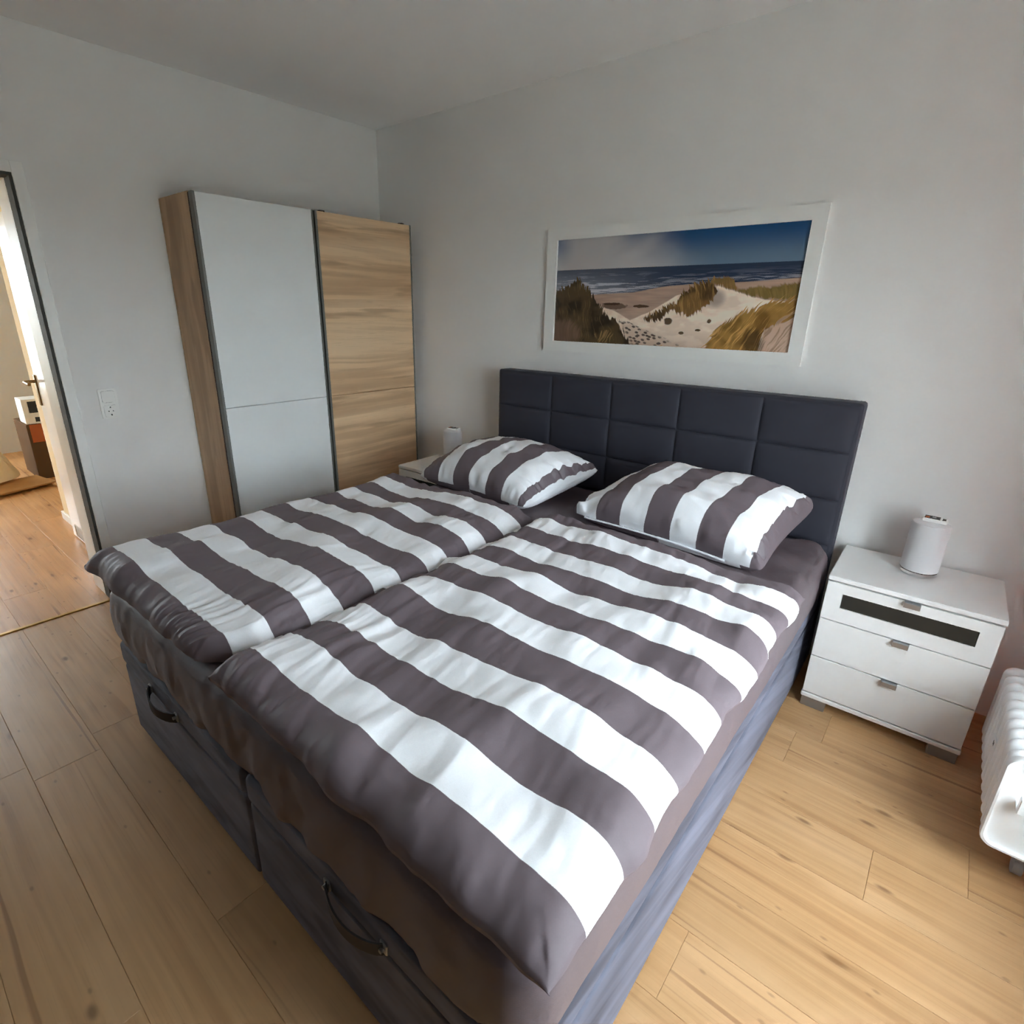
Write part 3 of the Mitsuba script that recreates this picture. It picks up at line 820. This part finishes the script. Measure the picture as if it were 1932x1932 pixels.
def dunes(p, n, uv):
    x, y = uv.x, uv.y            # 0..1 across, 0..1 up
    X = x * 2.37
    # sky: bright cloud bank left of the middle, deep blue right
    cl = fbm(X * 1.6 + 2.0, y * 2.2 + X * 0.5, 1.0)
    t = smoothstep(0.30, 0.72, x + (cl - 0.5) * 0.5 + (y - 0.8) * 0.25)
    c = mix(mix(S(146, 146, 150), S(86, 106, 124), t), mix(S(126, 128, 136), S(30, 66, 104), t), smoothstep(0.72, 0.98, y))
    wisp = fbm(X * 2.4 + 3.0, y * 4.0 - X * 1.2, 4.0)
    bank = smoothstep(0.30, 0.75, wisp * 0.55 + 0.45 * (1 - dr.abs(x - 0.20) * 2.2)) * (1 - smoothstep(0.36, 0.60, x))
    c = mix(c, S(166, 162, 161), bank * 0.8)
    c = mix(c, S(88, 100, 126), smoothstep(0.10, 0.0, x) * smoothstep(0.74, 0.96, y) * 0.8)
    # sea
    hz = 0.708
    sea = 1 - smoothstep(hz - 0.003, hz + 0.003, y)
    w1 = fbm(X * 3.0 + 1.0, y * 48.0 + X, 2.0)
    w2 = fbm(X * 9.0, y * 140.0, 5.0)
    lit = smoothstep(0.62, 0.02, x)
    near = smoothstep(0.70, 0.54, y)
    sc = mix(S(40, 50, 68), S(112, 116, 126), lit * (0.35 + 0.65 * near))
    shore = broken(x, [(0.0, 0.455), (0.22, 0.472), (0.377, 0.486), (0.50, 0.532), (0.61, 0.549), (0.80, 0.560), (1.0, 0.583)]) + 0.006 * (fbm(X * 6, 2.0) - 0.5)
    up = y - shore
    roll = dr.maximum(smoothstep(0.020, 0.004, dr.abs(up - 0.038 - 0.03 * (w1 - 0.5))), smoothstep(0.014, 0.003, dr.abs(up - 0.085 - 0.03 * (w1 - 0.5))) * 0.7)
    foam = smoothstep(0.50, 0.66, w1 * 0.5 + w2 * 0.5 + 0.17 * roll)
    sc = mix(sc, S(180, 180, 188), foam * near * (0.30 + 0.55 * lit))
    sc = mix(sc, S(176, 174, 180), smoothstep(0.40, 0.62, w2) * smoothstep(0.07, 0.01, up) * (0.25 + 0.6 * lit))
    c = mix(c, sc, sea)
    beach = smoothstep(0.006, -0.006, up)
    c = mix(c, mix(S(138, 114, 102), S(168, 142, 124), fbm(X * 4, y * 40)), beach)
    # white dune sand
    top = broken(x, [(0.24, 0.35), (0.30, 0.320), (0.376, 0.235), (0.45, 0.30), (0.565, 0.455), (0.66, 0.52), (0.72, 0.535), (0.80, 0.478), (0.89, 0.42), (1.0, 0.40)]) + 0.010 * (fbm(X * 9, 5.0) - 0.5)
    sand = smoothstep(0.008, -0.008, y - top)
    rip = fbm(X * 7 + y * 5, y * 16 - X * 3, 3.0)
    s2 = mix(S(214, 196, 178), S(188, 166, 148), smoothstep(0.40, 0.70, rip) * 0.55)
    s2 = mix(s2, S(150, 126, 110), smoothstep(0.20, 0.0, y) * 0.5)
    s2 = mix(s2, S(128, 112, 104), smoothstep(1.0, 0.1, dr.square((x - 0.715) / 0.05) + dr.square((y - 0.43) / 0.10)) * 0.75)
    c = mix(c, s2, sand)
    # trodden path with footprints
    wd = 0.030 + 0.10 * smoothstep(0.23, 0.0, y)
    path = smoothstep(wd, wd * 0.6, dr.abs(x - (0.352 + (0.215 - y) * 0.72))) * smoothstep(0.235, 0.20, y)
    c = mix(c, S(166, 144, 128), path * 0.5)
    d1, d2, rr = voronoi(X * 20 + y * 10, y * 34)
    c = mix(c, S(62, 48, 44), path * (1 - smoothstep(0.24, 0.46, d1)) * smoothstep(0.2, 0.3, rr) * 0.9)

    # grass: noise drawn out along the lean of the blades
    def blades(lean, f=1.0):
        q = X + lean * (y - 0.3) + 0.14 * (fbm(X * 4, y * 4, 3.0) - 0.5)
        return 0.5 * noise(q * 120 * f, y * 13.0 * f, 6.0) + 0.5 * fbm(q * 44 * f, y * 8.0 * f, 2.0)

    def between(lo, hi, b, rough=0.10):
        k = (b - 0.5) * rough + (fbm(X * 14, y * 14, 7.0) - 0.5) * 0.03
        return smoothstep(-0.012, 0.012, broken(x, hi) + k - y) * smoothstep(-0.012, 0.012, y - broken(x, lo) - k)

    def spot(cx, cy, rx, ry):
        return smoothstep(1.1, 0.6, dr.square((x - cx) / rx) + dr.square((y - cy) / ry) + (fbm(X * 40, y * 40) - 0.5) * 0.8)
    b1, b2, b3 = blades(0.35), blades(-0.60, 0.9), blades(0.10)
    tuft = smoothstep(0.3, 0.7, fbm(X * 8, y * 8, 8.0))
    g1 = mix(mix(S(66, 48, 32), S(108, 80, 48), tuft), S(150, 118, 70), smoothstep(0.50, 0.85, b1) * 0.7)
    c = mix(c, S(96, 76, 62), spot(0.300, 0.362, 0.062, 0.032))
    c = mix(c, S(62, 46, 36), spot(0.285, 0.382, 0.045, 0.012))
    c = mix(c, S(72, 54, 40), spot(0.420, 0.362, 0.036, 0.016))
    c = mix(c, g1, between([(0.40, 0.26), (0.44, 0.235), (0.49, 0.232), (0.555, 0.33)], [(0.40, 0.20), (0.44, 0.26), (0.50, 0.335), (0.555, 0.39)], b1) * smoothstep(0.43, 0.44, x) * smoothstep(0.565, 0.555, x))
    c = mix(c, g1, between([(0.53, 0.37), (0.56, 0.33), (0.61, 0.272), (0.635, 0.285), (0.66, 0.31), (0.71, 0.43), (0.725, 0.52)], [(0.53, 0.33), (0.56, 0.36), (0.588, 0.482), (0.64, 0.575), (0.69, 0.580), (0.725, 0.50)], b1) * smoothstep(0.535, 0.55, x) * smoothstep(0.73, 0.72, x))
    c = mix(c, mix(g1, S(152, 122, 70), 0.35), between([(0.68, 0.56), (0.72, 0.540), (0.785, 0.49)], [(0.68, 0.55), (0.70, 0.595), (0.74, 0.610), (0.775, 0.590), (0.79, 0.50)], b1, 0.06) * smoothstep(0.685, 0.695, x) * smoothstep(0.795, 0.785, x))
    for (ax, ay, rx_, ry_) in ((0.542, 0.232, 0.018, 0.034), (0.601, 0.132, 0.011, 0.014), (0.666, 0.160, 0.011, 0.011), (0.704, 0.240, 0.008, 0.018)):
        c = mix(c, S(84, 66, 50), spot(ax, ay, rx_, ry_))
    # far slope and golden clump on the right
    c = mix(c, mix(S(88, 74, 40), S(128, 106, 62), b1), between([(0.79, 0.480), (0.89, 0.425), (1.0, 0.42)], [(0.79, 0.502), (0.885, 0.515), (1.0, 0.548)], b1, 0.04) * smoothstep(0.785, 0.80, x))
    gold = mix(mix(S(104, 74, 38), S(140, 106, 56), tuft), S(188, 148, 88), smoothstep(0.52, 0.85, b2) * 0.75)
    gm = between([(0.68, -0.10), (0.885, -0.06), (0.905, 0.17), (0.94, 0.235), (1.0, 0.315)], [(0.69, -0.02), (0.74, 0.184), (0.80, 0.300), (0.893, 0.385), (1.0, 0.443)], b2, 0.13)
    c = mix(c, mix(S(176, 150, 132), S(132, 104, 80), smoothstep(0.45, 0.7, b2) * 0.7), smoothstep(0.895, 0.91, x) * smoothstep(0.33, 0.30, y))
    c = mix(c, gold, gm)
    c = mix(c, S(62, 44, 28), smoothstep(1.1, 0.3, dr.square((x - 0.873) / 0.040) + dr.square((y - 0.07) / 0.13) + (b2 - 0.5)) * 0.8)
    # big dark clump on the left
    dark = mix(mix(S(40, 31, 22), S(70, 55, 36), tuft), S(112, 94, 60), smoothstep(0.58, 0.90, b3) * 0.55)
    c = mix(c, dark, between([(0.0, -0.2), (1.0, -0.2)], [(0.0, 0.50), (0.05, 0.545), (0.09, 0.60), (0.12, 0.60), (0.167, 0.535), (0.239, 0.35), (0.321, 0.225), (0.392, 0.0), (0.45, -0.3)], b3, 0.14))
    sm = smoothstep(1.2, 0.4, dr.square((x - 0.05) / 0.10) + dr.square((y - 0.10) / 0.14) + (b3 - 0.5) * 1.2)
    c = mix(c, mix(S(122, 96, 80), S(84, 64, 50), b3), sm * 0.75)
    c = mix(c, S(142, 114, 74), spot(0.265, 0.07, 0.05, 0.07) * smoothstep(0.5, 0.75, b2) * 0.8)
    return dr.minimum(c * 1.42, 0.9)


mat('m_print', dunes, 0.35, specular=0.4)
pv = np.array([[ix0 - .003, -.010, iz0 - .003], [ix1 + .003, -.010, iz0 - .003], [ix1 + .003, -.010, iz1 + .003], [ix0 - .003, -.010, iz1 + .003],
               [ix0 - .003, -.002, iz0 - .003], [ix1 + .003, -.002, iz0 - .003], [ix1 + .003, -.002, iz1 + .003], [ix0 - .003, -.002, iz1 + .003]])
obj('print', trimesh.Trimesh(pv, [[0, 1, 2], [0, 2, 3], [4, 6, 5], [4, 7, 6], [0, 4, 5], [0, 5, 1], [1, 5, 6], [1, 6, 2], [2, 6, 7], [2, 7, 3], [3, 7, 4], [3, 4, 0]], process=False), 'm_print', pc,
    uv=np.array([[0, 0], [1, 0], [1, 1], [0, 1]] * 2, float), label='dune and sea print')

# ---------------------------------------------------------------- switch with socket on the left wall
sw = thing('wall_switch', 'white light switch with a socket below it on the wall between door and wardrobe', 'switch')
sy, sz = -1.795, 1.041
o = rrect(.081, .151, .010)


def plate(loop, x0, x1, bev=.002):
    c = np.array([sy, sz])
    ring = lambda l, x: np.c_[np.full(len(l), x), l + c]
    return loft([ring(loop, x0), ring(loop, x1 - bev), ring(loop * (1 - bev * 22), x1)])


obj('frame', plate(o, .0005, .009), 'm_socket', sw, smooth=30)
g_ = rrect(.0580, .0580, .009) + [0, .0355]
obj('groove', loft([np.c_[np.full(len(g_), x), g_ + [sy, sz]] for x in (.0080, .0092)]), 'm_grey_plastic', sw)
g_ = rrect(.0575, .0575, .009) - [0, .0355]
obj('groove', loft([np.c_[np.full(len(g_), x), g_ + [sy, sz]] for x in (.0080, .0092)]), 'm_grey_plastic', sw)
rk = rrect(.056, .056, .008) + [0, .0355]
obj('rocker', loft([np.c_[np.full(len(rk), x), rk + [sy, sz]] for x in (.008, .0115)] + [np.c_[np.full(len(rk), .0125), (rk - [0, .0355]) * .94 + [0, .0355] + [sy, sz]]]), 'm_socket', sw, smooth=30)
zc = sz - .0355
sk = rrect(.056, .056, .008)
poly = Polygon(sk).difference(Polygon([(0.0205 * math.cos(a), 0.0205 * math.sin(a)) for a in np.linspace(0, 2 * math.pi, 40, endpoint=False)]))
s_ = trimesh.creation.extrude_polygon(poly, .004)
s_.apply_transform(np.array([[0, 0, 1, .0085], [1, 0, 0, sy], [0, 1, 0, zc], [0, 0, 0, 1.0]])); s_.fix_normals()
so = obj('socket', s_, 'm_socket', sw)
Rx = trimesh.transformations.rotation_matrix(np.pi / 2, [0, 1, 0])
cyl = lambda r, h, x, y, z: trimesh.creation.cylinder(r, h, sections=24, transform=trimesh.transformations.translation_matrix([x, y, z]) @ Rx)
obj('well', cyl(.0203, .003, .0100, sy, zc), 'm_socket', so, smooth=30)
for dy_ in (-.0095, .0095):
    obj('pin_hole', cyl(.0029, .0012, .0116, sy + dy_, zc), 'm_black', so, smooth=30)
for dz_ in (-.0185, .0185):
    obj('earth_clip', box(.0114, .0132, sy - .003, sy + .003, zc + dz_ - .0035, zc + dz_ + .0035, .0005), 'm_black', so)

# ---------------------------------------------------------------- radiator by the nightstand
rad = thing('radiator', 'white ribbed oil radiator on the floor at the right edge, beside the nightstand', 'radiator')
RX0, RX1, RZ0, RZ1, RYF = 3.592, 3.790, .112, .410, -.890


def fin(y, half, rr, inset):
    rings = []
    for t in np.linspace(-1, 1, 9):
        k = inset * (1 - math.sqrt(max(0, 1 - abs(t) ** 2.2)))
        l = rrect(RX1 - RX0 - 2 * k, RZ1 - RZ0 - 2 * k, max(rr - k * .5, .004), 7)
        rings.append(np.c_[l[:, 0] + (RX0 + RX1) / 2, np.full(len(l), y + half * t), l[:, 1] + (RZ0 + RZ1) / 2])
    return loft(rings)


for k in range(10):
    obj('fin', fin(RYF + .058 + .0535 * k, .0170, .034, .020), 'm_radiator', rad, smooth=50)
obj('core', rbox(RX0 + .030, RX1 - .030, RYF + .02, RYF + .56, RZ0 + .028, RZ1 - .026, .02), 'm_radiator', rad, smooth=50)
# dished front plate with a raised rim
l0 = rrect(RX1 - RX0 + .004, RZ1 - RZ0 + .004, .034, 8)
cc = np.array([(RX0 + RX1) / 2, (RZ0 + RZ1) / 2])
ring = lambda k, y: np.c_[(l0[:, 0] * (1 - k / .097)) + cc[0], np.full(len(l0), y), (l0[:, 1] * (1 - k / .142)) + cc[1]]
obj('front_plate', loft([ring(.004, RYF + .031), ring(0, RYF + .024), ring(0, RYF + .004), ring(.002, RYF), ring(.007, RYF), ring(.010, RYF + .006), ring(.016, RYF + .013), ring(.030, RYF + .016), ring(.060, RYF + .017)]), 'm_radiator', rad, smooth=50)
br = cat(box(RX0 + .042, RX0 + .090, RYF - .016, RYF + .018, .272, .280, .002), box(RX0 + .042, RX0 + .048, RYF - .034, RYF - .012, .272, .318, .002), box(RX0 + .042, RX0 + .090, RYF - .034, RYF - .028, .272, .318, .002))
obj('cable_hook', br, 'm_radiator', rad)
obj('badge', box(RX0 - .0015, RX0 + .004, -.655, -.600, .262, .292, .001), 'm_radiator', rad)
obj('mark', cat(box(RX0 - .0022, RX0 - .001, -.637, -.633, .270, .282, .0002), box(RX0 - .0022, RX0 - .001, -.625, -.621, .268, .284, .0002)), 'm_black', 'radiator__badge')
for yy in (RYF + .085, RYF + .50):
    obj('caster', cat(cyl(.026, .022, 3.700, yy, .0265), box(3.688, 3.712, yy - .012, yy + .012, .04, .125, .002)), 'm_grey_plastic', rad, smooth=40)

# ---------------------------------------------------------------- clutter in the next room
c1 = thing('cardboard_box', 'tall brown cardboard box standing in the next room behind the flat cardboard', 'box')
obj('body', box(-3.46, -2.98, -1.66, -1.22, 0, .50, .004), 'm_cardboard_dark', c1)
obj('flap', box(-2.9795, -2.972, -1.64, -1.26, .34, .50, .002), 'm_orange', c1, label='orange front label')
c2 = thing('carton', 'small white carton with black print on the tall cardboard box', 'box')
obj('body', box(-3.22, -2.99, -1.65, -1.34, .502, .72, .003), 'm_white_frame', c2)
obj('print', cat(box(-2.991, -2.9885, -1.61, -1.52, .60, .70, .0003), box(-2.991, -2.9885, -1.58, -1.37, .52, .56, .0003)), 'm_black', c2)
Rt = lambda a, ax, pt: trimesh.transformations.rotation_matrix(a, ax, pt)
for k, (z, a, t, xs) in enumerate(((.004, .02, .00, 0), (.030, .06, -.06, .06))):
    m = box(-2.93 + xs, -2.62 + xs, -2.60, -1.66, z, z + .012, .002)
    m.apply_transform(Rt(.33 - .1 * k, [0, 0, 1], [-2.8, -2.0, 0]))
    m.apply_transform(Rt(.05 * k, [0, 1, 0], [-2.6, -2.0, z]))
    q = obj('flat_cardboard', m, 'm_cardboard')
    labels[q] = {'label': ('folded flat cardboard lying lowest on the floor of the next room', 'flat cardboard sheet slid over the lower one in the next room')[k], 'category': 'cardboard'}
n = 60
gx, gy = np.meshgrid(np.linspace(-1, 1, n), np.linspace(-1, 1, n), indexing='ij')
rad2 = np.clip(1 - gx ** 2 - gy ** 2, 0, 1)
zz = .075 + .23 * rad2 ** .7 * (1 + 1.6 * nz(gx * 2.2, gy * 2.2, 0, 91, 3)) + .22 * np.abs(nz(gx * 5, gy * 5, 0, 92, 2)) * rad2 ** .5
r_ = np.maximum(1, np.sqrt(gx ** 2 + gy ** 2))
fm = trimesh.Trimesh(np.stack([-3.05 + .30 * gx / r_, -2.10 + .32 * gy / r_, zz], -1).reshape(-1, 3), grid_faces(n, n), process=False)
q = obj('plastic_wrap', fm, 'm_foil', smooth=25)
labels[q] = {'label': 'crumpled shiny plastic wrapping lying on the flat cardboard in the next room', 'category': 'wrapping'}
